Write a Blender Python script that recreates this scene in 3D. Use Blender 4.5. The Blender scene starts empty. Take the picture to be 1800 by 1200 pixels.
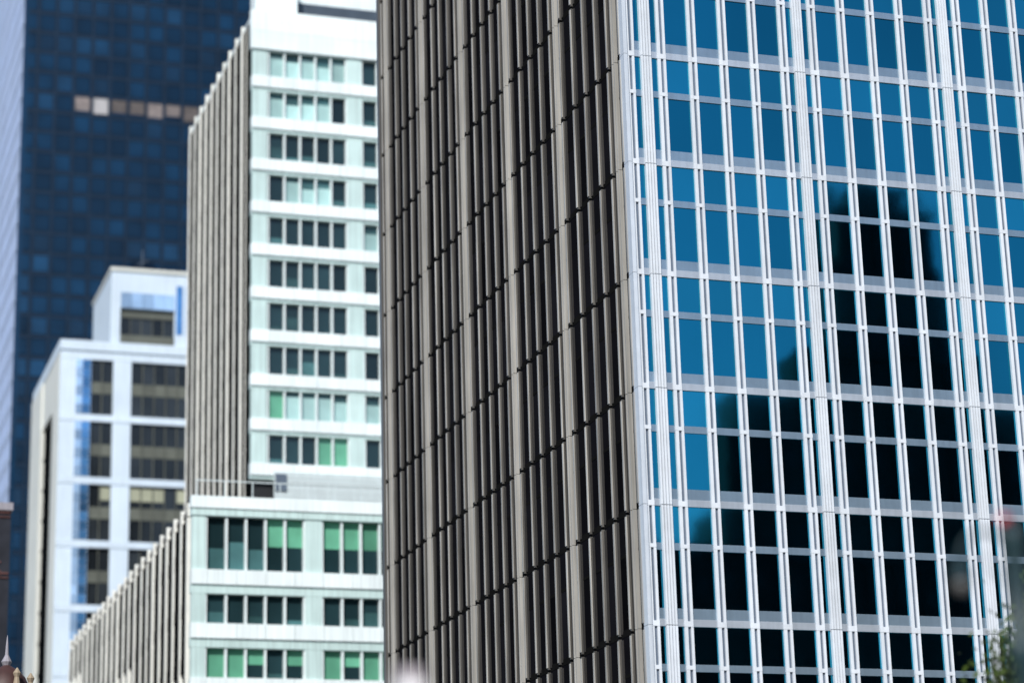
import bpy, math, random
from mathutils import Vector, Matrix
random.seed(11)
S = bpy.context.scene
COL = S.collection

# ------------------------------------------------------------------ camera, sky, sun, exposure
# world axes follow the street grid: X runs along the fronts, Y runs away from the viewer, Z up
YAW, TILT, ROLL = math.radians(18.5), math.radians(16.39), math.radians(-1.613)
CAM = Vector((0, 0, 2.0))
fwd = Vector((math.sin(YAW)*math.cos(TILT), math.cos(YAW)*math.cos(TILT), math.sin(TILT)))
rgt = Vector((math.cos(YAW), -math.sin(YAW), 0))
upv = rgt.cross(fwd)
r2 = math.cos(ROLL)*rgt + math.sin(ROLL)*upv
u2 = -math.sin(ROLL)*rgt + math.cos(ROLL)*upv
cd = bpy.data.cameras.new('camera'); cam = bpy.data.objects.new('camera', cd); COL.objects.link(cam)
cam.matrix_world = Matrix.Translation(CAM) @ Matrix((r2, u2, -fwd)).transposed().to_4x4()
cd.sensor_width = 36.0; cd.lens = 36.0*4191/1800; cd.clip_start = .1; cd.clip_end = 6000
S.camera = cam

SUN = Vector((-.40, -.67, .62)).normalized()
w = bpy.data.worlds.new('World'); S.world = w; w.use_nodes = True
nt = w.node_tree; bg = nt.nodes['Background']
sky = nt.nodes.new('ShaderNodeTexSky'); sky.sky_type = 'NISHITA'; sky.sun_disc = False
sky.sun_elevation = math.asin(SUN.z); sky.sun_rotation = math.atan2(SUN.x, SUN.y)
sky.air_density = 1.0; sky.dust_density = .4; sky.ozone_density = 2.0
nt.links.new(sky.outputs[0], bg.inputs[0]); bg.inputs[1].default_value = .12
sl = bpy.data.lights.new('sun', 'SUN'); sl.energy = 4.2; sl.angle = math.radians(.53); sl.color = (1, .965, .91)
so = bpy.data.objects.new('sun', sl); COL.objects.link(so); so.rotation_euler = (-SUN).to_track_quat('-Z', 'Y').to_euler()
S.view_settings.view_transform = 'Standard'; S.view_settings.look = 'None'
S.view_settings.gamma = 1; S.view_settings.use_curve_mapping = False; S.view_settings.exposure = .13
cd.dof.use_dof = True; cd.dof.focus_distance = 86.0; cd.dof.aperture_fstop = .30

def seen(x, y, z, m=.03):
    "is this point inside the picture (a piece that shows becomes an object of its own)"
    d = Vector((x, y, z)) - CAM; k = d.dot(fwd)
    return k > 0 and abs(d.dot(r2)/k)*4191 < 900*(1+m) and abs(d.dot(u2)/k)*4191 < 600*(1+m)

# ------------------------------------------------------------------ materials
def mat(name, col, rough=.5, metal=0., spec=.5, var=.06, scale=.6, streak=0., bump=0., bscale=3., rnd=0., dark=None, rvar=0., stretch=(1, 1, 1)):
    """procedural Principled: base colour varied by noise (and per object by rnd), vertical streaks of dirt, fine relief"""
    m = bpy.data.materials.new(name); m.use_nodes = True
    t = m.node_tree; N = t.nodes; L = t.links; b = N['Principled BSDF']
    b.inputs['Metallic'].default_value = metal; b.inputs['Specular IOR Level'].default_value = spec
    tc = N.new('ShaderNodeTexCoord'); oi = N.new('ShaderNodeObjectInfo')
    geo = N.new('ShaderNodeNewGeometry')
    mp = N.new('ShaderNodeMapping'); mp.inputs['Scale'].default_value = stretch
    L.new(geo.outputs['Position'], mp.inputs['Vector'])
    no = N.new('ShaderNodeTexNoise'); no.inputs['Scale'].default_value = scale; no.inputs['Detail'].default_value = 6
    L.new(mp.outputs[0], no.inputs['Vector'])
    mr = N.new('ShaderNodeMapRange'); mr.inputs['From Min'].default_value = .3; mr.inputs['From Max'].default_value = .7
    mr.inputs['To Min'].default_value = 1-var; mr.inputs['To Max'].default_value = 1+var
    L.new(no.outputs['Fac'], mr.inputs['Value'])
    fac = mr.outputs[0]
    if rnd:
        m2 = N.new('ShaderNodeMapRange'); m2.inputs['To Min'].default_value = 1-rnd; m2.inputs['To Max'].default_value = 1+rnd
        L.new(oi.outputs['Random'], m2.inputs['Value'])
        mu = N.new('ShaderNodeMath'); mu.operation = 'MULTIPLY'; L.new(fac, mu.inputs[0]); L.new(m2.outputs[0], mu.inputs[1]); fac = mu.outputs[0]
    if streak:
        ms = N.new('ShaderNodeMapping'); ms.inputs['Scale'].default_value = (5, 5, .12)
        L.new(geo.outputs['Position'], ms.inputs['Vector'])
        ns = N.new('ShaderNodeTexNoise'); ns.inputs['Scale'].default_value = 1.3; ns.inputs['Detail'].default_value = 5
        L.new(ms.outputs[0], ns.inputs['Vector'])
        m3 = N.new('ShaderNodeMapRange'); m3.inputs['From Min'].default_value = .4; m3.inputs['From Max'].default_value = .75
        m3.inputs['To Min'].default_value = 1; m3.inputs['To Max'].default_value = 1-streak
        L.new(ns.outputs['Fac'], m3.inputs['Value'])
        mu = N.new('ShaderNodeMath'); mu.operation = 'MULTIPLY'; L.new(fac, mu.inputs[0]); L.new(m3.outputs[0], mu.inputs[1]); fac = mu.outputs[0]
    vm = N.new('ShaderNodeVectorMath'); vm.operation = 'SCALE'; vm.inputs[0].default_value = col
    L.new(fac, vm.inputs['Scale']); L.new(vm.outputs[0], b.inputs['Base Color'])
    b.inputs['Roughness'].default_value = rough
    if rvar:
        m4 = N.new('ShaderNodeMapRange'); m4.inputs['To Min'].default_value = rough-rvar; m4.inputs['To Max'].default_value = rough+rvar
        L.new(no.outputs['Fac'], m4.inputs['Value']); L.new(m4.outputs[0], b.inputs['Roughness'])
    if bump:
        nb = N.new('ShaderNodeTexNoise'); nb.inputs['Scale'].default_value = bscale; nb.inputs['Detail'].default_value = 3
        L.new(geo.outputs['Position'], nb.inputs['Vector'])
        bp = N.new('ShaderNodeBump'); bp.inputs['Strength'].default_value = 1; bp.inputs['Distance'].default_value = bump
        L.new(nb.outputs['Fac'], bp.inputs['Height']); L.new(bp.outputs[0], b.inputs['Normal'])
    return m

M = {}
M['mull']   = mat('white_enamelled_aluminium', (.64, .675, .72), .35, 0, .5, .05, 2, .14, rnd=.05)
M['mull2']  = mat('pale_grey_aluminium', (.60, .64, .69), .35, .2, .5, .05, 2, .15, rnd=.05)
M['groove_shade']   = mat('blue_grey_groove_shade', (.13, .165, .22), .5, .2, .4, .08, 2, .12, rnd=.1)  # shade inside the mullion channel, put into a blue-grey strip
M['band']   = mat('satin_aluminium_band', (.50, .54, .59), .3, .45, .5, .06, 2, .12, rnd=.06)
M['upst']   = mat('brushed_blue_grey_upstand', (.29, .38, .46), .25, .6, .5, .06, 2, .12, rnd=.06)
M['vglass'] = mat('blue_coated_glass', (.018, .245, .36), .03, 1., .5, .10, .12, 0, .0008, .55, rnd=.16)
M['sglass'] = mat('blue_spandrel_glass', (.028, .32, .45), .045, 1., .5, .10, .12, 0, .0008, .7, rnd=.16)
M['core']   = mat('dark_core', (.02, .022, .025), .8, 0, .2)
M['fin']    = mat('shaded_metal_fin', (.115, .109, .10), .36, .25, .5, .12, 1.2, .35, rnd=.22, stretch=(1, 1, .4))  # darker copy of the front metal; the side's shade is in the colour
M['col']    = mat('shaded_grey_pier', (.40, .388, .36), .5, .1, .4, .12, 1.2, .35, rnd=.10, stretch=(1, 1, .4))  # front column again, with the side's shade in its tone
M['dglass'] = mat('shaded_side_glass', (.007, .007, .009), .4, 0, .0, .2, .5, 0, .001, .6, rnd=.5)  # near black without reflection; shade of the side put into the glass colour
M['lip']    = mat('weathered_highlight_lip', (.42, .40, .365), .4, .25, .5, .2, 1.2, .45, rnd=.3, stretch=(1, 1, .4))  # painted highlight along each fin's outer edge, with weathering streaks
M['jamb']   = mat('shaded_metal_jamb', (.045, .042, .04), .4, .1, .2, .12, 1.2, .3, rnd=.3)  # middle shade tone beside each fin, put into the colour
M['dband']  = mat('shaded_metal_band', (.009, .009, .009), .5, 0, 0, .15, 1, .2)  # floor bands of the side, shade put into a near-black colour
M['bwhite'] = mat('white_wall_panel', (.79, .87, .875), .5, 0, .4, .06, .5, .18, rnd=.06)
M['bpier']  = mat('pale_mint_pier', (.54, .69, .67), .4, 0, .5, .06, .5, .25, rnd=.06)
M['bframe'] = mat('white_window_frame', (.72, .80, .80), .4, 0, .5, .05, 2, .1)
M['bdark']  = mat('dark_teal_glass', (.012, .030, .035), .06, 0, .5, .2, .3, 0, .002, .4, rnd=.5)
M['bmid']   = mat('mid_teal_glass', (.045, .11, .115), .08, 0, .5, .25, .5, 0, .002, .4, rnd=.5)  # tone for the painted head shade and the painted reflection
M['bpale']  = mat('pale_blinds_glass', (.33, .50, .49), .12, 0, .5, .12, .6, 0, .001, .5, rnd=.25)
M['bgreen'] = mat('green_blinds_glass', (.10, .30, .20), .12, 0, .5, .15, .6, 0, .001, .5, rnd=.35)
M['bfin']   = mat('cream_fin', (.80, .80, .745), .5, 0, .4, .06, 1, .12, rnd=.08)
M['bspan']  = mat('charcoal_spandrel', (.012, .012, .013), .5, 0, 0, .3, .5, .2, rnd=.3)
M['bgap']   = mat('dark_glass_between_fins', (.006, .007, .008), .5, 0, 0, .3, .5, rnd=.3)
M['louvre'] = mat('grey_louvre', (.10, .13, .17), .5, .2, .4, .1, 1)
M['slat']   = mat('pale_slat', (.62, .70, .71), .5, 0, .4, .05, 1, .1, rnd=.05)
M['cstone'] = mat('pale_blue_white_stone', (.60, .70, .80), .55, 0, .4, .05, .3, .14, rnd=.03)
M['cwarm']  = mat('cream_stone_pier', (.68, .69, .64), .55, 0, .4, .05, .3, .14)
M['cglass'] = mat('dark_grey_glass', (.018, .022, .026), .1, 0, .4, .3, .3, 0, .002, .4, rnd=.5)
M['colive'] = mat('olive_spandrel', (.105, .112, .092), .45, 0, .4, .15, .5, .1, rnd=.2)
M['cblind'] = mat('straw_blind', (.33, .34, .25), .5, 0, .3, .1, .5, rnd=.15)
M['cblue']  = mat('sky_blue_glass', (.08, .22, .44), .06, .5, .5, .2, .4, 0, .002, .4, rnd=.5)
M['cpale']  = mat('pale_blue_glass', (.32, .47, .68), .1, .2, .5, .15, .4, 0, .002, .4, rnd=.35)
M['dwall']  = mat('navy_metal_frame', (.004, .021, .050), .5, .2, .3, .15, .3, rnd=.05)
M['dpane']  = mat('navy_glass', (.003, .023, .058), .25, 0, .25, .3, .15, 0, .003, .25, rnd=.35)
M['dsun']   = mat('navy_blue_glass', (.004, .029, .072), .2, 0, .4, .3, .15, 0, .003, .25, rnd=.4)
M['dblind'] = mat('beige_blind', (.17, .145, .14), .5, 0, .3, .3, .9, rnd=.5)
M['dlight'] = mat('white_blind', (.40, .39, .40), .5, 0, .3, .1, .6)
M['eband']  = mat('lavender_white_panel', (.30, .37, .52), .45, .1, .5, .06, .4, .1, rnd=.06)
M['eglass'] = mat('light_blue_glass', (.05, .20, .44), .08, .7, .5, .15, .2, 0, .002, .4, rnd=.15)
M['brick']  = mat('dark_red_brick', (.085, .040, .038), .8, 0, .2, .3, 2.5, .2, rnd=.35)
M['mortar'] = mat('dark_wall', (.022, .024, .032), .85, 0, .2, .25, 1)  # near-black blue-grey wall with noise
M['wglass'] = mat('grey_blue_window', (.05, .085, .11), .08, .3, .5, .2, .5, rnd=.5)
M['dome']   = mat('maroon_roof', (.060, .026, .022), .55, 0, .4, .25, 1.5, .2)
M['tan']    = mat('tan_cornice', (.34, .27, .19), .7, 0, .3, .15, 1.5, .2)
M['lead']   = mat('grey_lead', (.32, .30, .33), .5, .2, .4, .15, 2, .2)
M['teal']   = mat('dark_teal_paint', (.006, .028, .034), .4, 0, .5, .2, 6, .1)
M['globe']  = mat('grey_lamp_glass', (.12, .115, .11), .2, 0, .5, .1, 4)
M['red']    = mat('red_cloth', (.42, .022, .03), .7, 0, .3, .15, 6)
M['lampwh'] = mat('white_lamp_metal', (.78, .76, .76), .4, 0, .5, .05, 4)
M['frost']  = mat('frosted_pink_grey', (.42, .37, .39), .35, 0, .5, .1, 8)
M['bark']   = mat('bark', (.07, .055, .04), .9, 0, .2, .3, 6)
M['asph']   = mat('asphalt', (.05, .05, .052), .85, 0, .3, .15, .8)
M['conc']   = mat('concrete', (.30, .29, .27), .85, 0, .3, .12, .6)
M['earth']  = mat('city_ground', (.12, .115, .11), .9, 0, .2, .2, .05)
M['paint']  = mat('road_paint', (.70, .70, .66), .7, 0, .3, .15, 3)
M['lime']   = mat('dark_limestone', (.032, .030, .030), .85, 0, .2, .15, .4, .25)
M['limew']  = mat('black_window', (.012, .012, .014), .3, 0, .2, .2, .5)
def leafmat():
    m = mat('yellow_green_leaf', (.05, .08, .014), .55, 0, .3, .5, 1.6)
    return m
M['leaf'] = leafmat()

# ------------------------------------------------------------------ mesh helpers
class MB:
    def __init__(s): s.v = []; s.f = []
    def box(s, x0, x1, y0, y1, z0, z1, bev=0):
        n = len(s.v)
        s.v += [(x0, y0, z0), (x1, y0, z0), (x1, y1, z0), (x0, y1, z0), (x0, y0, z1), (x1, y0, z1), (x1, y1, z1), (x0, y1, z1)]
        s.f += [(n, n+3, n+2, n+1), (n+4, n+5, n+6, n+7), (n, n+1, n+5, n+4), (n+1, n+2, n+6, n+5), (n+2, n+3, n+7, n+6), (n+3, n, n+4, n+7)]
        return s
    def prism(s, pts, z0, z1):
        "closed outline in XY (counter-clockwise), extruded in Z"
        n = len(s.v); k = len(pts)
        s.v += [(x, y, z0) for x, y in pts] + [(x, y, z1) for x, y in pts]
        s.f += [tuple(n+i for i in reversed(range(k))), tuple(n+k+i for i in range(k))]
        s.f += [(n+i, n+(i+1) % k, n+k+(i+1) % k, n+k+i) for i in range(k)]
        return s
    def lathe(s, prof, c=(0, 0, 0), seg=14):
        n = len(s.v)
        for r, z in prof:
            for i in range(seg):
                a = 2*math.pi*i/seg; s.v.append((c[0]+r*math.cos(a), c[1]+r*math.sin(a), c[2]+z))
        for j in range(len(prof)-1):
            for i in range(seg):
                i2 = (i+1) % seg
                s.f.append((n+j*seg+i, n+j*seg+i2, n+(j+1)*seg+i2, n+(j+1)*seg+i))
        s.f.append(tuple(n+i for i in reversed(range(seg)))); s.f.append(tuple(n+(len(prof)-1)*seg+i for i in range(seg)))
        return s
    def tube(s, p, q, r0, r1, seg=8):
        p = Vector(p); q = Vector(q); d = (q-p).normalized(); a = d.orthogonal().normalized(); b = d.cross(a); n = len(s.v)
        for c, r in ((p, r0), (q, r1)):
            for i in range(seg):
                t = 2*math.pi*i/seg; s.v.append(tuple(c+a*(r*math.cos(t))+b*(r*math.sin(t))))
        for i in range(seg): s.f.append((n+i, n+(i+1) % seg, n+seg+(i+1) % seg, n+seg+i))
        s.f.append(tuple(n+i for i in reversed(range(seg)))); s.f.append(tuple(n+seg+i for i in range(seg)))
        return s
    def mesh(s, name, m):
        me = bpy.data.meshes.new(name); me.from_pydata(s.v, [], s.f); me.update(); me.materials.append(m); return me
    def build(s, name, m, parent=None, loc=(0, 0, 0), smooth=False, kind=None):
        me = s.mesh(name, m)
        if smooth:
            for p in me.polygons: p.use_smooth = True
        return link(name, me, parent, loc, kind)

def link(name, me, parent=None, loc=(0, 0, 0), kind=None, rot=None):
    o = bpy.data.objects.new(name, me); COL.objects.link(o); o.location = loc
    if rot: o.rotation_euler = rot
    if parent: o.parent = parent
    if kind: o['kind'] = kind
    return o
def thing(name, label, cat, loc=(0, 0, 0), group=None):
    o = bpy.data.objects.new(name, None); COL.objects.link(o); o.location = loc; o.empty_display_size = .5
    o['label'] = label; o['category'] = cat
    if group: o['group'] = group
    return o
_cache = {}
def boxmesh(name, m, dx, dy, dz):
    "box centred at its origin, shared between alike pieces"
    k = (name, m.name, round(dx, 3), round(dy, 3), round(dz, 3))
    if k not in _cache: _cache[k] = MB().box(-dx/2, dx/2, -dy/2, dy/2, -dz/2, dz/2).mesh(name, m)
    return _cache[k]
def piece(name, m, parent, x0, x1, y0, y1, z0, z1, rot=None, kind=None):
    "a box piece given by its extents in the parent's frame"
    return link(name, boxmesh(name, m, x1-x0, y1-y0, z1-z0), parent, ((x0+x1)/2, (y0+y1)/2, (z0+z1)/2), kind, rot)
def struct(name, mb, m): return mb.build(name, m, kind='structure')

# ------------------------------------------------------------------ ground, street
struct('ground', MB().box(-2500, 2500, -2500, 2500, -1, 0), M['earth'])
struct('road', MB().box(-400, 400, 22, 48, -.5, .004), M['asph'])
struct('pavement', MB().box(-400, 400, 48.0, 71.2, -.5, .14), M['conc'])
struct('pavement', MB().box(-400, 400, -6, 22.0, -.5, .141), M['conc'])
mk = MB()
for i in range(-30, 31): mk.box(i*9-1.5, i*9+1.5, 34.93, 35.07, -.1, .008)
struct('road_marking', mk, M['paint'])

# ------------------------------------------------------------------ the glass tower on the right
TX, TY = 28.55, 72.0            # its near corner
FL, Z0 = 4.02, 2.92             # floor height, level of the first sill band
BAY = 1.185
NF = 17
tower = thing('glass_tower', 'blue glass curtain wall tower with white mullions and a finned side coloured in shade', 'skyscraper', (TX, TY, 0))
TOPZ = Z0 + NF*FL + 1
DEP = 32.5                       # depth of the finned side
NB = 25                          # bays across the front
MB().box(.30, NB*BAY, .30, DEP-.3, 0, TOPZ-.4).build('core', M['core'], tower)
rest_v, rest_s, rest_m, rest_b = MB(), MB(), MB(), MB()
def wob(a=.06): return (math.radians(random.gauss(0, a)), 0, math.radians(random.gauss(0, a)))
SPAN = 1.40                      # spandrel height under each sill band
# front: columns stand in the middle of every fifth bay, beginning half a bay from the corner
edges = []                       # mullion lines, local x
x = .18
for i in range(NB): edges.append(.18 + i*BAY)
def mull_profile(wd, dp):
    # two ribs with a channel between, seen in plan; outward is -y
    h = wd/2
    return [(-h, .034), (-h, -dp), (-h+.115, -dp), (-h+.117, -dp+.085), (h-.092, -dp+.085), (h-.09, -dp), (h, -dp), (h, .034)]
def col_profile(wd, dp):
    h = wd/2; n = 4; pts = [(-h, .034)]
    for i in range(n):
        a = -h + wd*i/n; b = a + wd/n
        pts += [(a+.004, -dp), (b-.035, -dp), (b-.030, -dp+.06), (b-.006, -dp+.06)]
    pts[-1] = (h, -dp+.06); pts.append((h, .034))
    return pts
_mm = {}
def vert_piece(name, prof, m, x, z0, z1, par, yoff=0.):
    k = (name, round(z1-z0, 3))
    if k not in _mm: _mm[k] = MB().prism(prof, 0, z1-z0).mesh(name, m)
    return link(name, _mm[k], par, (x, yoff, z0))
for k in range(NF):
    zb = Z0 + k*FL               # sill band level (its lower edge)
    zt = zb + FL
    thin = zt - SPAN
    for i in range(len(edges)-1):
        xa, xb = edges[i], edges[i+1]; xm = (xa+xb)/2
        vis = seen(TX+xm, TY, zb+2, .06)
        cells = [(xa, xb)]
        if i % 5 == 0: cells = [(xa, xm), (xm, xb)]
        for a, b in cells:
            if vis:
                piece('vision_pane', M['vglass'], tower, a, b, .035, .065, zb+.20, thin+.05, wob())
                piece('spandrel_pane', M['sglass'], tower, a, b, .025, .055, thin+.10, zt+.05, wob(.03))
            else:
                rest_v.box(a, b, .035, .065, zb+.20, thin+.05); rest_s.box(a, b, .025, .055, thin+.10, zt+.05)
        # horizontal bands run between the mullions
        for nm, y0, y1, za, zc, mt in (('sill_band', -.035, .20, zb-.02, zb+.22, 'band'), ('sill_upstand', .005, .18, zb+.22, zb+.58, 'upst'), ('transom', -.012, .20, thin-.10, thin+.14, 'upst')):
            if vis: piece(nm, M[mt], tower, xa+.14, xb-.14, y0, y1, za, zc)
            else: rest_b.box(xa+.14, xb-.14, y0, y1, za, zc)
    for i, xe in enumerate(edges):
        if seen(TX+xe, TY, zb+2, .06):
            jx = random.gauss(0, .006)
            vert_piece('mullion', mull_profile(.31, .075), M['mull'], xe+jx, zb+.03, zt-.005, tower)
            piece('mullion_groove_shade', M['groove_shade'], tower, xe+jx-.034, xe+jx+.061, -.012, .009, zb+.04, zt-.01)  # strip carries the painted shade of the channel
            piece('splice_plate', M['mull'], tower, xe-.158, xe+.157, -.083, .03, zb-.03, zb+.15)
            piece('splice_plate', M['mull'], tower, xe-.157, xe+.1565, -.081, .03, thin-.04, thin+.09)
        else:
            rest_m.box(xe-.155, xe+.155, -.075, .034, zb, zt)
    for i in range(0, len(edges)-1, 5):
        xc = edges[i] + BAY/2
        if seen(TX+xc, TY, zb+2, .06):
            vert_piece('column_cover', col_profile(.42, .12), M['mull'], xc, zb+.02, zt-.006, tower)
        else: rest_m.box(xc-.21, xc+.21, -.12, .034, zb, zt)
rest_v.build('vision_panes', M['vglass'], tower, kind='stuff'); rest_s.build('spandrel_panes', M['sglass'], tower, kind='stuff')
rest_m.build('mullions', M['mull'], tower, kind='stuff'); rest_b.build('sill_bands', M['band'], tower, kind='stuff')
# corner post
cp = MB()
for k in range(NF+1):
    zz = Z0 + (k-1)*FL
    cp.box(-.10, .04, -.16, .24, max(0, zz), zz+FL-.015)
cp.build('corner_post', M['mull2'], tower)
# finned side: plane x = 0, running away along y; its shade is in the colours
SB = 1.215
ed = [.25 + i*SB for i in range(27)]
rest_p, rest_sp = MB(), MB()
for k in range(NF):
    zb = Z0 + k*FL; zt = zb+FL; thin = zt-SPAN
    for i in range(26):
        ya, yb = ed[i], ed[i+1]
        if i < 29 and seen(TX, TY+(ya+yb)/2, zb+2, .03):
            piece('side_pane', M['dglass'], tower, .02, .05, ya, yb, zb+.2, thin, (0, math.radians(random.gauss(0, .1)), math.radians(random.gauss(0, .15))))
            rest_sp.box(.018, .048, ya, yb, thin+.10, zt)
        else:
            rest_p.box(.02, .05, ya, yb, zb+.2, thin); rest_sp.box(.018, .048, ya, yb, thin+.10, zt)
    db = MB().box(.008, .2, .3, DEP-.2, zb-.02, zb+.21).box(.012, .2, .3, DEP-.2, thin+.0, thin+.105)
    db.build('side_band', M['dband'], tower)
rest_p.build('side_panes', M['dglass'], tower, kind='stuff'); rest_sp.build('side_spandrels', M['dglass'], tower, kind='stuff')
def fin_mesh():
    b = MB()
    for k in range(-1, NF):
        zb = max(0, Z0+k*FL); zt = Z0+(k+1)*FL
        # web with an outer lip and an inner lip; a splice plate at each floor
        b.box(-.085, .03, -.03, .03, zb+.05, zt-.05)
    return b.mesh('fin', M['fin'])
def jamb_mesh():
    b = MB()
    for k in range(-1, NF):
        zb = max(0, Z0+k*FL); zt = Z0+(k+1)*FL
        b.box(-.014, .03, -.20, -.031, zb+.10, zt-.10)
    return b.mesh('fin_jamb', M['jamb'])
def lip_mesh():
    b = MB()
    for k in range(-1, NF):
        zb = max(0, Z0+k*FL); zt = Z0+(k+1)*FL
        b.box(-.125, -.0855, -.05, .05, zb+.11, zt-.11)
    return b.mesh('fin_lip', M['lip'])
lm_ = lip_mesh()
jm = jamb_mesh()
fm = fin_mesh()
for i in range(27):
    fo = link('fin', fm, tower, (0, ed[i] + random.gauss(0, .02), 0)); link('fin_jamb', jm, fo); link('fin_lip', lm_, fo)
def pier_mesh():
    b = MB()
    for k in range(-1, NF):
        zb = max(0, Z0+k*FL); zt = Z0+(k+1)*FL
        b.box(-.13, .03, -.125, -.065, zb+.01, zt-.01); b.box(-.13, .03, .065, .125, zb+.01, zt-.01); b.box(-.02, .03, -.064, .064, zb, zt)
    return b.mesh('pier', M['col'])
pm = pier_mesh()
for i in range(0, 26, 5): link('side_pier', pm, tower, (0, (ed[i]+ed[i+1])/2, 0))
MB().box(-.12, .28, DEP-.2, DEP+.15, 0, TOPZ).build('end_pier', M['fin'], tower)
MB().box(-.1, NB*BAY, -.1, DEP, TOPZ-.39, TOPZ).build('roof', M['conc'], tower)

# ------------------------------------------------------------------ white and mint office building
BX, BY = 39.2, 185.0
PX, PY = 28.95, 155.0
bld = thing('office_building', 'white and mint green office building with green windows, cream finned side and lower front block', 'office building', (PX, PY, 0))
def rel(x0, x1, y0, y1, z0, z1): return x0-PX, x1-PX, y0-PY, y1-PY, z0, z1
def bp(name, m, x0, x1, y0, y1, z0, z1, rot=None): return piece(name, M[m], bld, *rel(x0, x1, y0, y1, z0, z1), rot)
BW = 22.0
roofB = 87.6
MB().box(*rel(BX+.35, BX+BW-.1, BY+.55, 213-.4, 0, roofB-.7)).build('tower_core', M['core'], bld)
MB().box(*rel(PX+.35, PX+34, PY+.55, 213.2, 0, 37.2)).build('block_core', M['core'], bld)
# upper tower front: 10 storeys in the picture
FB = 3.755
wtop0 = 83.9
pattern = ['pplpp d', 'ppppd d', 'ddddd d', 'dpppd d', 'ddddd p', 'ddddd d', 'ddddd d', 'ddddd d', 'gpppp p', 'dddgg d', 'ddddd d', 'dpddd d']
pc = {'p': 'bpale', 'l': 'bpale', 'd': 'bdark', 'g': 'bgreen'}
mods = []
xx = BX+1.55
PB = 1.352
while xx < BX+BW-2:
    mods.append(xx); xx += 5*PB+1.42
def panes_row(mods, PB, yf, z0, z1, row, wide, namep='window_pane'):
    for mi, mx in enumerate(mods):
        for j in range(5):
            if mx+(j+1)*PB > wide: break
            ch = row[(j if mi == 0 else min(6+j, len(row)-1)) % len(row)] if row else 'd'
            m = pc.get(ch, 'bdark')
            xa, xb = mx+j*PB, mx+(j+1)*PB
            if ch in 'h':      # blind half drawn
                zm = z0+(z1-z0)*.48
                bp('window_pane', 'bdark', xa+.05, xb-.05, yf+.40, yf+.43, z0, zm-.01, wob(.12)); bp('window_blind', 'bgreen', xa+.05, xb-.05, yf+.40, yf+.43, zm+.01, z1, wob(.12))
            elif ch in 'pl':   # pale blind; the recess's shade is painted as a darker head strip
                zm = z0+(z1-z0)*random.choice((.62, .7, .74, .8, .86))
                bp('window_blind', 'bpale', xa+.05, xb-.05, yf+.40, yf+.43, z0, zm-.01, wob(.12)); bp('window_pane', 'bmid', xa+.05, xb-.05, yf+.40, yf+.43, zm+.01, z1, wob(.12))
            elif ch == 'd' and random.random() < .45:   # reflection painted as a lighter lower part of the glass
                zm = z0+(z1-z0)*random.choice((.2, .3, .42, .55))
                bp('window_pane', 'bmid', xa+.05, xb-.05, yf+.40, yf+.43, z0, zm-.01, wob(.12)); bp('window_pane', 'bdark', xa+.05, xb-.05, yf+.40, yf+.43, zm+.01, z1, wob(.12))
            else:
                bp('window_pane', m, xa+.05, xb-.05, yf+.40, yf+.43, z0, z1, wob(.12))
            bp('window_bar', 'bframe', xb-.07, xb+.07, yf+.02, yf+.40, z0-.02, z1+.02)
        bp('window_bar', 'bframe', mx-.09, mx+.03, yf+.02, yf+.40, z0-.02, z1+.02)
for r in range(10):
    zt = wtop0 - r*FB; zb = zt-2.42
    panes_row(mods, PB, BY, zb, zt, pattern[r], BX+BW-1)
    # bright sill panel with a thinner grey head strip under it
    nx = BX+.02
    for mi in range(len(mods)+1):
        xe = mods[mi]-.7 if mi < len(mods) else BX+BW
        if mi == 0: xs = BX+.02; xe = mods[0]-.0
        else: xs = mods[mi-1]-.0; xe = mods[mi]-.0 if mi < len(mods) else BX+BW
        ns = max(1, round((xe-xs)/2.1)); w_ = (xe-xs)/ns
        for q in range(ns): bp('sill_panel', 'bwhite', xs+q*w_+.014, xs+(q+1)*w_-.014, BY-.22+random.uniform(0, .012), BY+.45, zb-1.02, zb-.02)
        bp('head_strip', 'bpier', xs+.006, xe-.006, BY-.05, BY+.45, zb-1.325, zb-1.03)
for mi, mx in enumerate([BX+.02]+[m+5*PB for m in mods]):
    wdt = 1.40 if mi else 1.44
    if mx+wdt > BX+BW: wdt = BX+BW-mx-.01
    for r in range(10):
        zt = wtop0 - r*FB
        bp('pier_panel', 'bpier', mx+.08, mx+wdt-.09, BY-.04, BY+.40, zt-2.44, zt+.005)
for z0_, z1_ in ((wtop0+.02, 85.55), (85.57, 87.5)):
    bp('parapet', 'bwhite', BX-.05, BX+BW, BY-.24, BY+.45, z0_, z1_)
bp('roof_slab', 'bwhite', BX+.1, BX+BW, BY+.46, 213, 86.9, 87.2)
# plant room on the roof, with a louvre strip at its foot
bp('plant_room', 'bwhite', BX+2.6, BX+BW-1, BY+3.2, 196, 87.2, 99)
bp('plant_room_step', 'bwhite', BX+.6, BX+4.3, BY+1.2, BY+3.19, 87.2, 91.5)
for i in range(9):
    bp('louvre', 'louvre', BX+4.4, BX+BW-1.5, BY+2.75, BY+3.18, 88.1+i*.21, 88.1+i*.21+.12)
# slatted screen at the foot of the upper tower
for i in range(12):
    bp('screen_slat', 'slat', BX+1.9, BX+BW, BY-.6, BY-.42, 43.4+i*.30, 43.4+i*.30+.23)
for i in range(9):
    bp('screen_post', 'slat', BX+2.0+i*2.2, BX+2.12+i*2.2, BY-.4, BY-.25, 37.3, 46.9)
bp('vent_cover', 'louvre', BX+2.0, BX+2.9, BY-.75, BY-.6, 45.3, 46.7)
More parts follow.
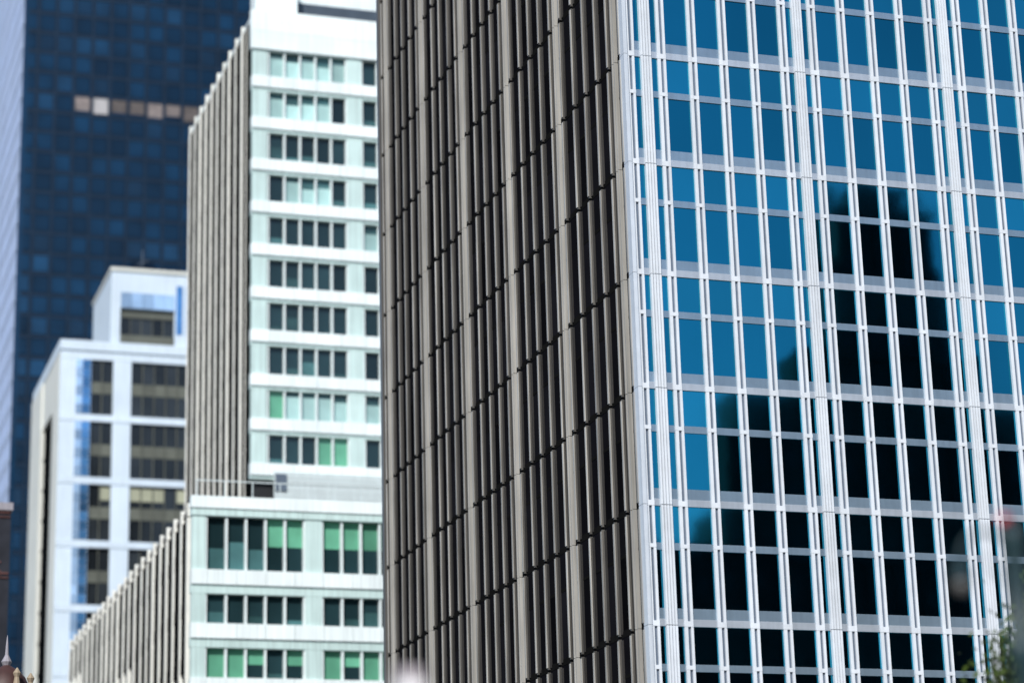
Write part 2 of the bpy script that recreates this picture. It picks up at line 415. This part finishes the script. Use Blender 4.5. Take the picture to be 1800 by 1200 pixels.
# finned side of the upper tower (plane x = BX)
def fins(xp, y0, y1, z0, z1, step, dep, wd, seedn):
    rr = random.Random(seedn)
    n = int((y1-y0)/step)
    for i in range(n+1):
        y = y0+.25+i*step
        dp_ = dep*rr.uniform(.55, 1.25); y += rr.uniform(-.12, .12)
        bp('side_fin', 'bfin', xp-dp_, xp+.2, y-wd/2, y+wd/2, z0, z1+rr.uniform(-.05, .05))
        bp('fin_cap', 'bfin', xp-dp_*.6, xp+.2, y-wd*.3, y+wd*.3, z1+.06, z1+.95)
        if i < n:
            zz = z0
            while zz < z1-1:
                za = min(zz+FB, z1)
                if seen(xp, y+step/2, (zz+za)/2, .02):
                    bp('side_window', 'bgap', xp+.02, xp+.08, y+wd/2+.15, y+step-wd/2-.15, zz+1.1, za-.05)
                    bp('side_spandrel', 'bspan', xp+.0, xp+.1, y+wd/2+.15, y+step-wd/2-.15, zz, zz+1.05)
                zz += FB
fins(BX, BY+3.6, 213, 38, 86.6, 2.7, .10, .34, 1)
for q in range(2):
    for k in range(13):
        bp('corner_window', 'bgap', BX+.02, BX+.08, BY+.5+q*1.5, BY+1.9+q*1.5, 38+k*FB, 38+k*FB+FB-.1)
    bp('corner_fin', 'bfin', BX-.04, BX+.2, BY+1.92+q*1.5, BY+1.98+q*1.5, 38, 86.6)
fins(PX, PY+.9, 213, 0, 36.6, 2.7, .10, .34, 2)
# lower block front
FBL = 3.62
mods2 = [PX+1.02, PX+1.02+5*1.335+1.28, PX+1.02+2*(5*1.335+1.28)]
rows = [(32.85, 36.45, 'dddhh hhhh'), (29.25, 31.2, 'ddddd ddddd'), (25.65, 27.6, 'gghdh ghgg'), (22.05, 23.98, 'ddggd ddddd'), (18.4, 20.36, 'ddddd'), (14.8, 16.74, 'ddddd'), (11.2, 13.12, 'ddddd'), (7.5, 9.5, 'ddddd'), (1, 6, 'ddddd')]
WL = PX+26
for r, (zb, zt, row) in enumerate(rows):
    panes_row(mods2, 1.335, PY, zb, zt, row, WL)
    znext = rows[r+1][1] if r+1 < len(rows) else .2
    xs = PX-.05
    for mi in range(4):
        xe = mods2[mi] if mi < 3 else WL
        ns = max(1, round((xe-xs)/2.0)); w_ = (xe-xs)/ns
        for q in range(ns): bp('sill_panel', 'bwhite', xs+q*w_+.012, xs+(q+1)*w_-.012, PY-.20+random.uniform(0, .012), PY+.45, zb-(zb-znext)*.62, zb-.03)
        bp('head_strip', 'bpier', xs+.006, xe-.006, PY-.06, PY+.45, znext+.02, zb-(zb-znext)*.62-.012)
        xs = xe
    for mi, mx in enumerate([PX-.04]+[m+5*1.335 for m in mods2]):
        wdt = 1.05 if mi == 0 else 1.27
        bp('pier_panel', 'bpier', mx+.05, mx+wdt-.09, PY-.05, PY+.4, zb-.02, zt+.01)
bp('parapet', 'bpier', PX-.05, WL, PY-.14, PY+.45, 36.48, 36.98)
bp('parapet', 'bwhite', PX-.10, WL, PY-.24, PY+.45, 36.99, 37.8)
bp('terrace', 'conc', PX+.36, WL, PY+.46, 213, 37.0, 37.25) if False else MB().box(*rel(PX+.1, PX+34, PY+.46, 213, 37.01, 37.3)).build('terrace', M['conc'], bld)
for i in range(12):
    bp('roof_rail_post', 'slat', PX+.3+i*1.9, PX+.36+i*1.9, PY+.1, PY+.16, 37.81, 38.9)
bp('roof_rail', 'slat', PX+.2, WL, PY+.09, PY+.17, 38.9, 38.97)

# ------------------------------------------------------------------ pale stone building behind it
CX_, CY_ = 37.35, 290.0
cb = thing('stone_building', 'pale blue white stone building with paired window rows and a square rooftop block', 'building', (CX_, CY_, 0))
def cp_(name, m, x0, x1, y0, y1, z0, z1, rot=None): return piece(name, M[m], cb, x0-CX_, x1-CX_, y0-CY_, y1-CY_, z0, z1, rot)
CE = 62.0
MB().box(.4, CE-CX_, .5, 27, 0, 87.6).build('core', M['core'], cb)
cp_('cornice', 'cstone', CX_-.1, CE, CY_-.25, CY_+.5, 87.05, 88.3)
cp_('cornice', 'cstone', CX_-.1, CX_+.4, CY_+.51, 317.2, 87.0, 88.4)
MB().box(.4, CE-CX_, .5, 27, 87.61, 87.9).build('roof', M['conc'], cb)
piers = [(CX_, 41.2), (43.95, 46.25), (53.6, 55.6), (60.2, CE)]
for k in range(11):
    zt = 85.9-k*8.0; zb = max(zt-7.1, .3)
    if zb > zt-1: break
    znx = max(zt-8.0, 0)
    for a, b in piers: cp_('pier_panel', 'cstone', a, b, CY_-.02, CY_+.5, zb-.02, zt)
    for a, b in zip(piers[:-1], piers[1:]):
        x0, x1 = a[1], b[0]; n = max(2, round((x1-x0)/1.5)); s = (x1-x0)/n
        for j in range(n):
            xa = x0+j*s; xb = xa+s
            zm = (zb+zt)/2
            cp_('window_pane', 'cglass', xa+.04, xb-.04, CY_+.34, CY_+.38, zm+.75, zt, wob(.1))
            blind = (k == 2 and random.random() < .75)
            cp_('window_pane', 'cglass', xa+.04, xb-.04, CY_+.34, CY_+.38, zb, zm-.75, wob(.1))
            cp_('spandrel', 'colive', xa+.03, xb-.03, CY_+.26, CY_+.36, zm-.74, zm+.74)
            if blind: cp_('window_blind', 'cblind', xa+.06, xb-.06, CY_+.28, CY_+.335, zt-1.9, zt-.3)
            cp_('window_bar', 'colive', xb-.05, xb+.05, CY_+.12, CY_+.34, zb, zt)
    cp_('floor_band', 'cstone', CX_, CE, CY_-.10, CY_+.5, znx+.02, zb-.025)
    # blue bay on the corner pier
    cp_('corner_frame', 'cstone', 39.25, 41.18, CY_-.10, CY_-.03, zb+.02, zt-.02)
    for j in range(6):
        za = zb+.06+j*1.17
        cp_('corner_pane', 'cblue', 40.10, 41.12, CY_-.15, CY_-.105, za+.02, za+1.13, wob(.5))
        cp_('corner_pane', 'cpale', 39.30, 40.06, CY_-.15, CY_-.105, za+.02, za+1.13, wob(.5))
cp_('frieze', 'cstone', CX_, CE, CY_-.04, CY_+.5, 85.92, 87.04)
# its narrow side, plane x = CX_
cp_('side_pier', 'cwarm', CX_-.05, CX_+.39, CY_+.52, CY_+6.4, 0, 86.9)
cp_('side_pier', 'cwarm', CX_-.25, CX_+.39, CY_+16.2, CY_+27, 0, 86.9)
cp_('side_header', 'cwarm', CX_-.02, CX_+.39, CY_+6.42, CY_+16.18, 80.5, 86.9)
for k in range(18):
    for j in range(3):
        cp_('side_pane', 'bgap', CX_+.25, CX_+.3, CY_+6.5+j*3.2, CY_+9.6+j*3.2, 76.6-k*4.0, 80.3-k*4.0)
    cp_('side_band', 'bspan', CX_+.15, CX_+.39, CY_+6.42, CY_+16.18, 76.3-k*4.0, 76.58-k*4.0)
# rooftop block
RX = 43.55
cp_('rooftop_wall', 'cstone', RX, 44.75, CY_+.4, CY_+16, 87.9, 98.0)
cp_('rooftop_wall', 'cstone', 51.7, 60.0, CY_+.4, CY_+16, 87.9, 98.0)
cp_('rooftop_wall', 'cstone', 44.76, 51.69, CY_+.4, CY_+16, 93.1, 98.0)
cp_('rooftop_sill', 'colive', 44.76, 51.69, CY_+.42, CY_+2, 87.9, 89.6)
for j in range(5):
    s = 6.93/5
    cp_('rooftop_pane', 'cglass', 44.80+j*s, 44.80+j*s+s-.06, CY_+1.0, CY_+1.05, 89.62, 92.0)
    cp_('rooftop_bar', 'colive', 44.72+j*s+s, 44.82+j*s+s, CY_+.9, CY_+1.0, 89.62, 93.08) if j < 4 else None
cp_('rooftop_blind', 'colive', 44.80, 51.66, CY_+.8, CY_+.88, 92.0, 93.08)
cp_('rooftop_coping', 'cwarm', RX-.15, 60.1, CY_+.2, CY_+16.1, 98.02, 98.45)
for j in range(5): cp_('rooftop_panel', 'cpale', 44.8+j*1.386, 44.8+j*1.386+1.35, CY_+.3, CY_+.39, 93.15, 95.2)
cp_('roof_vent', 'lead', 39.2, 41.4, CY_+4, CY_+6.5, 87.91, 89.6)
for x in (51.9, 53.2):
    cp_('rooftop_panel', 'cblue', x, x+.8, CY_+.33, CY_+.385, 90, 96.5)
mast = MB().tube((11.0, 6, 98.4), (11.0, 6, 103), .07, .04).tube((10.2, 6, 100.8), (11.8, 6, 101.6), .035, .035).tube((10.4, 6, 100), (11.9, 6, 99.4), .035, .035)
mast.build('mast', M['louvre'], cb)

# ------------------------------------------------------------------ navy tower far behind
DX, DY = 44.6, 420.0
dt = thing('navy_tower', 'dark navy blue glass tower with one row of pale blinds', 'skyscraper', (DX, DY, 0))
DW = 62.0; DH = 226.0
MB().box(0, DW, .3, 40, 0, DH).build('core', M['dwall'], dt)
rest = MB()
PW, PH = 3.42, 3.98
rr = random.Random(5)
zbase = 171.0 - 43*PH
for k in range(0, 56):
    z = zbase + k*PH
    if z < .2: continue
    for j in range(18):
        xa = .55+j*PW
        vis = seen(DX+xa+1.6, DY, z+2, .02) and (DX+xa) < 93 and (z > 118 or j < 2)
        if not vis: rest.box(xa, xa+PW-.62, -.02, .05, z+.55, z+PH-.35); continue
        m = 'dpane'
        if k == 43 and 3 <= j <= 9: m = 'dlight' if j == 4 else 'dblind'
        elif rr.random() < (.5 if k in (36, 33, 32, 30, 46, 48) else .10): m = 'dsun'
        lo = rr.uniform(.0, .9) if m == 'dblind' else 0
        if lo: piece('window_blind', M[m], dt, xa, xa+PW-.62, -.02, .05, z+.56+lo, z+PH-.35, wob(.35)); piece('window_pane', M['dpane'], dt, xa, xa+PW-.62, -.015, .05, z+.55, z+.54+lo, wob(.2)); continue
        piece('window_pane', M[m], dt, xa, xa+PW-.62, -.02, .05, z+.55, z+PH-.35, wob(.35))
    if seen(DX+20, DY, z, .1): piece('floor_band', M['dwall'], dt, 0, DW, -.16, .29, z-.28, z+.28)
for j in range(19):
    piece('mullion', M['dwall'], dt, .55+j*PW-.5, .55+j*PW-.1, -.36, .28, 0, DH)
rest.build('window_panes', M['dpane'], dt, kind='stuff')

# ------------------------------------------------------------------ pale wedge tower at the left edge
EX, EY = 35.8, 330.0
et = thing('wedge_tower', 'light blue wedge shaped tower with pale lavender floor bands beside navy tower', 'skyscraper', (EX, EY, 0))
EH = 190
MB().prism([(.25, .3), (.7, .3), (4.6, 39), (.25, 39)], 0, EH).build('core', M['eglass'], et)
for k in range(int(EH/3.9)):
    z = k*3.9
    MB().box(-.10, .24, 0, 39, z, z+1.0).build('floor_band', M['eband'], et)
    if seen(EX, EY+10, z, .3): piece('floor_strip', M['eglass'], et, .05, .24, .3, 39, z+1.01, z+3.89)
for i in range(20):
    piece('mullion', M['eband'], et, -.16, .04, .5+i*2.0, .64+i*2.0, 0, EH)
piece('corner_strip', M['dsun'], et, .02, .72, -.25, -.01, 0, EH)

# ------------------------------------------------------------------ dark brick block in front of it
kb = thing('brick_block', 'dark brick building with red brick patches and grey windows under wedge tower', 'building', (9.5, 150.0, 0))
MB().box(0, 7.0, .2, 18, 0, 35.2).build('wall', M['mortar'], kb)
for k in range(9):
    z = 34.6-k*3.6
    for j in range(3):
        xa = 6.9-(j+1)*2.2
        piece('window_pane', M['wglass'], kb, xa, xa+1.3, .10, .16, z-2.4, z-.5, wob(.4))
        piece('lintel', M['lead'], kb, xa-.1, xa+1.4, .02, .19, z-.48, z-.2)
        piece('sill', M['lead'], kb, xa-.1, xa+1.4, -.05, .19, z-2.6, z-2.42)
    # courses of brick between the windows
    for c in range(8):
        for j in range(9):
            if random.random() < (.8 if k == 1 else .25):
                xa = j*.78+(.3 if c % 2 else 0)
                if xa+.7 < 7.0: piece('brick', M['brick'], kb, xa, xa+.70, .13, .199, z-.15+c*.14, z-.15+c*.14+.115)
piece('coping', M['lead'], kb, -.1, 7.1, .05, 18, 35.21, 35.7)

# ------------------------------------------------------------------ small domed turret at lower left
tb = thing('domed_turret', 'small turret with maroon dome, tan cornice and grey finial', 'turret', (9.9, 90, 0))
MB().lathe([(.95, 0), (.95, 14.4), (.9, 14.5)], seg=16).build('shaft', M['brick'], tb)
MB().lathe([(.9, 14.5), (1.15, 14.62), (1.2, 14.8), (1.05, 14.95), (.92, 15.0)], seg=16).build('cornice', M['tan'], tb)
MB().lathe([(.9, 15.0), (.86, 15.25), (.72, 15.55), (.5, 15.8), (.24, 15.95), (.12, 16.02)], seg=16).build('dome', M['dome'], tb, smooth=True)
MB().lathe([(.13, 16.0), (.2, 16.15), (.12, 16.3), (.07, 16.4), (.045, 16.8), (.01, 17.15)], seg=10).build('finial', M['lead'], tb)
for a in range(4):
    t = a*math.pi/2+.3
    MB().lathe([(.10, 14.9), (.13, 15.2), (.09, 15.45), (.15, 15.6), (.02, 15.8)], c=(.98*math.cos(t), .98*math.sin(t), 0), seg=8).build('pinnacle', M['tan'], tb)

# ------------------------------------------------------------------ street lamps
lp = thing('street_lamp', 'dark teal street lamp with curled arm, grey globe and red pennant before glass tower', 'street lamp', (11.74, 20, .14))
MB().lathe([(.24, 0), (.26, .12), (.2, .2), (.16, .7), (.11, .8)], seg=12).build('base', M['teal'], lp)
MB().lathe([(.12, .8), (.11, 3), (.10, 5.2), (.125, 5.25), (.125, 5.4), (.085, 5.45), (.08, 6.35), (.11, 6.42), (.03, 6.62)], seg=12).build('pole', M['teal'], lp, smooth=True)
arm = MB(); pts = []
for i in range(13):
    t = i/12; a = math.pi*t
    pts.append((-.30+.30*math.cos(a), 0, 6.15+.32*math.sin(a)))
for p, q in zip(pts[:-1], pts[1:]): arm.tube(p, q, .024, .024, 6)
arm.tube((0, 0, 5.9), (-.35, 0, 6.2), .012, .012, 6)
arm.build('arm', M['teal'], lp)
MB().lathe([(.02, .16), (.075, .12), (.085, .02), (.10, 0), (.03, .0)], c=(-.6, 0, 6.0), seg=12).build('lamp_hood', M['teal'], lp)
MB().lathe([(.01, -.15), (.045, -.13), (.07, -.06), (.06, .0)], c=(-.6, 0, 5.995), seg=12).build('globe', M['globe'], lp, smooth=True)
MB().prism([(-.13, -.004), (-.03, -.012), (-.03, -.004), (-.13, .004)], 6.56, 6.64).build('pennant', M['red'], lp)

l2 = thing('lantern_post', 'white capped frosted lantern on a slim post before the dark finned side', 'street lamp', (5.66, 20, .14))
MB().lathe([(.14, 0), (.14, .1), (.06, .2), (.045, 4.7)], seg=10).build('post', M['lead'], l2)
MB().box(-.115, .115, -.09, .09, 4.70, 4.90).build('lantern_base', M['lampwh'], l2)
MB().box(-.10, .10, -.075, .075, 4.901, 5.02).build('lantern_glass', M['frost'], l2)
for sx in (-1, 1):
    for sy in (-1, 1): MB().box(sx*.1-.008, sx*.1+.008, sy*.076-.008, sy*.076+.008, 4.901, 5.03).build('lantern_bar', M['lead'], l2)

# ------------------------------------------------------------------ tree at lower right
tr = thing('street_tree', 'yellow green leafy street tree before the glass tower', 'tree', (27.2, 45, .14))
tr.scale = (1.12, 1.12, 1.17)
tk = MB(); rr = random.Random(3)
tk.tube((0, 0, 0), (.1, 0, 3.2), .22, .15); limbs = []
for i in range(9):
    a = i*2.4; h = 2.6+.35*i; L_ = 2.3-.13*i
    e = Vector((L_*math.cos(a), L_*math.sin(a), h+1.6+.15*i)); tk.tube((.08, 0, h*.9), tuple(e), .07, .02, 6); limbs.append(e)
    for q in range(3):
        e2 = e+Vector((rr.uniform(-.9, .9), rr.uniform(-.9, .9), rr.uniform(.2, 1.1))); tk.tube(tuple(e*.8+Vector((0, 0, h*.2))), tuple(e2), .025, .008, 5); limbs.append(e2)
tk.tube((.1, 0, 3.2), (.0, .1, 8.6), .15, .03); limbs += [Vector((0, .1, 8.6)), Vector((.2, 0, 7.6))]
tk.build('trunk', M['bark'], tr)
lf = MB()
for e in limbs:
    for q in range(520):
        d = Vector((rr.gauss(0, .42), rr.gauss(0, .42), rr.gauss(0, .36))); c = e+d
        s = rr.uniform(.05, .10); n = Vector((rr.gauss(0, 1), rr.gauss(0, 1), rr.gauss(.4, 1))).normalized(); a = n.orthogonal().normalized(); b = n.cross(a)
        k = len(lf.v); lf.v += [tuple(c-a*s), tuple(c+b*s*.55), tuple(c+a*s*1.2), tuple(c-b*s*.55)]; lf.f.append((k, k+1, k+2, k+3))
lf.build('crown', M['leaf'], tr, kind='stuff')

# ------------------------------------------------------------------ stepped tower across the street, mirrored in the blue glass
rt = thing('stepped_tower', 'dark stepped stone tower mirrored in the blue glass front', 'skyscraper', (112.8, -70, 0))
tiers = [(-50, 42, 0, 48.3, 0, 20), (-19, 30, 48.3, 52.8, -.5, 9), (-17, 18.0, 52.8, 65.0, -1, 6), (-9.0, 11.6, 65, 70.2, -1.5, 5), (-5.6, 9.4, 70.2, 78.6, -2, 4.5), (-4.0, 7.6, 78.6, 86.6, -2.5, 4), (-1.2, 4.6, 86.6, 89.2, -3, 3)]
for a, b, z0, z1, yo, dp in tiers:
    MB().box(a, b, yo-dp, yo, z0, z1).build('tier', M['lime'], rt)
    MB().box(a-.3, b+.3, yo-.2, yo+.3, z1-.7, z1+.25).build('cornice', M['lime'], rt)
    n = int((b-a)/3.2)
    pil = MB()
    for i in range(n+1): xx = a+.2+i*(b-a-.9)/max(n, 1); pil.box(xx, xx+.5, yo+.01, yo+.35, z0, z1-.71)
    pil.build('pilasters', M['lime'], rt, kind='stuff')
    wn = MB()
    for i in range(n):
        xx = a+.9+i*(b-a-.9)/max(n, 1)
        z = z0+.6
        while z+2 < z1-.8: wn.box(xx, xx+1.3, yo+.01, yo+.06, z, z+1.9); z += 3.6
    if wn.v: wn.build('windows', M['limew'], rt, kind='stuff')
for sx in (-4.8, 8.6, -3.1, 6.8):
    z = 78.6 if sx in (-4.8, 8.6) else 86.6
    MB().lathe([(.6, 0), (.6, 1.6), (.8, 1.7), (.1, 3.6)], c=(sx, -4.6, z), seg=8).build('pinnacle', M['lime'], rt)
MB().lathe([(1.6, 0), (1.2, 1.5), (.3, 2.0), (.1, 3.5)], c=(1.7, -5, 89.2), seg=8).build('cap', M['lime'], rt)
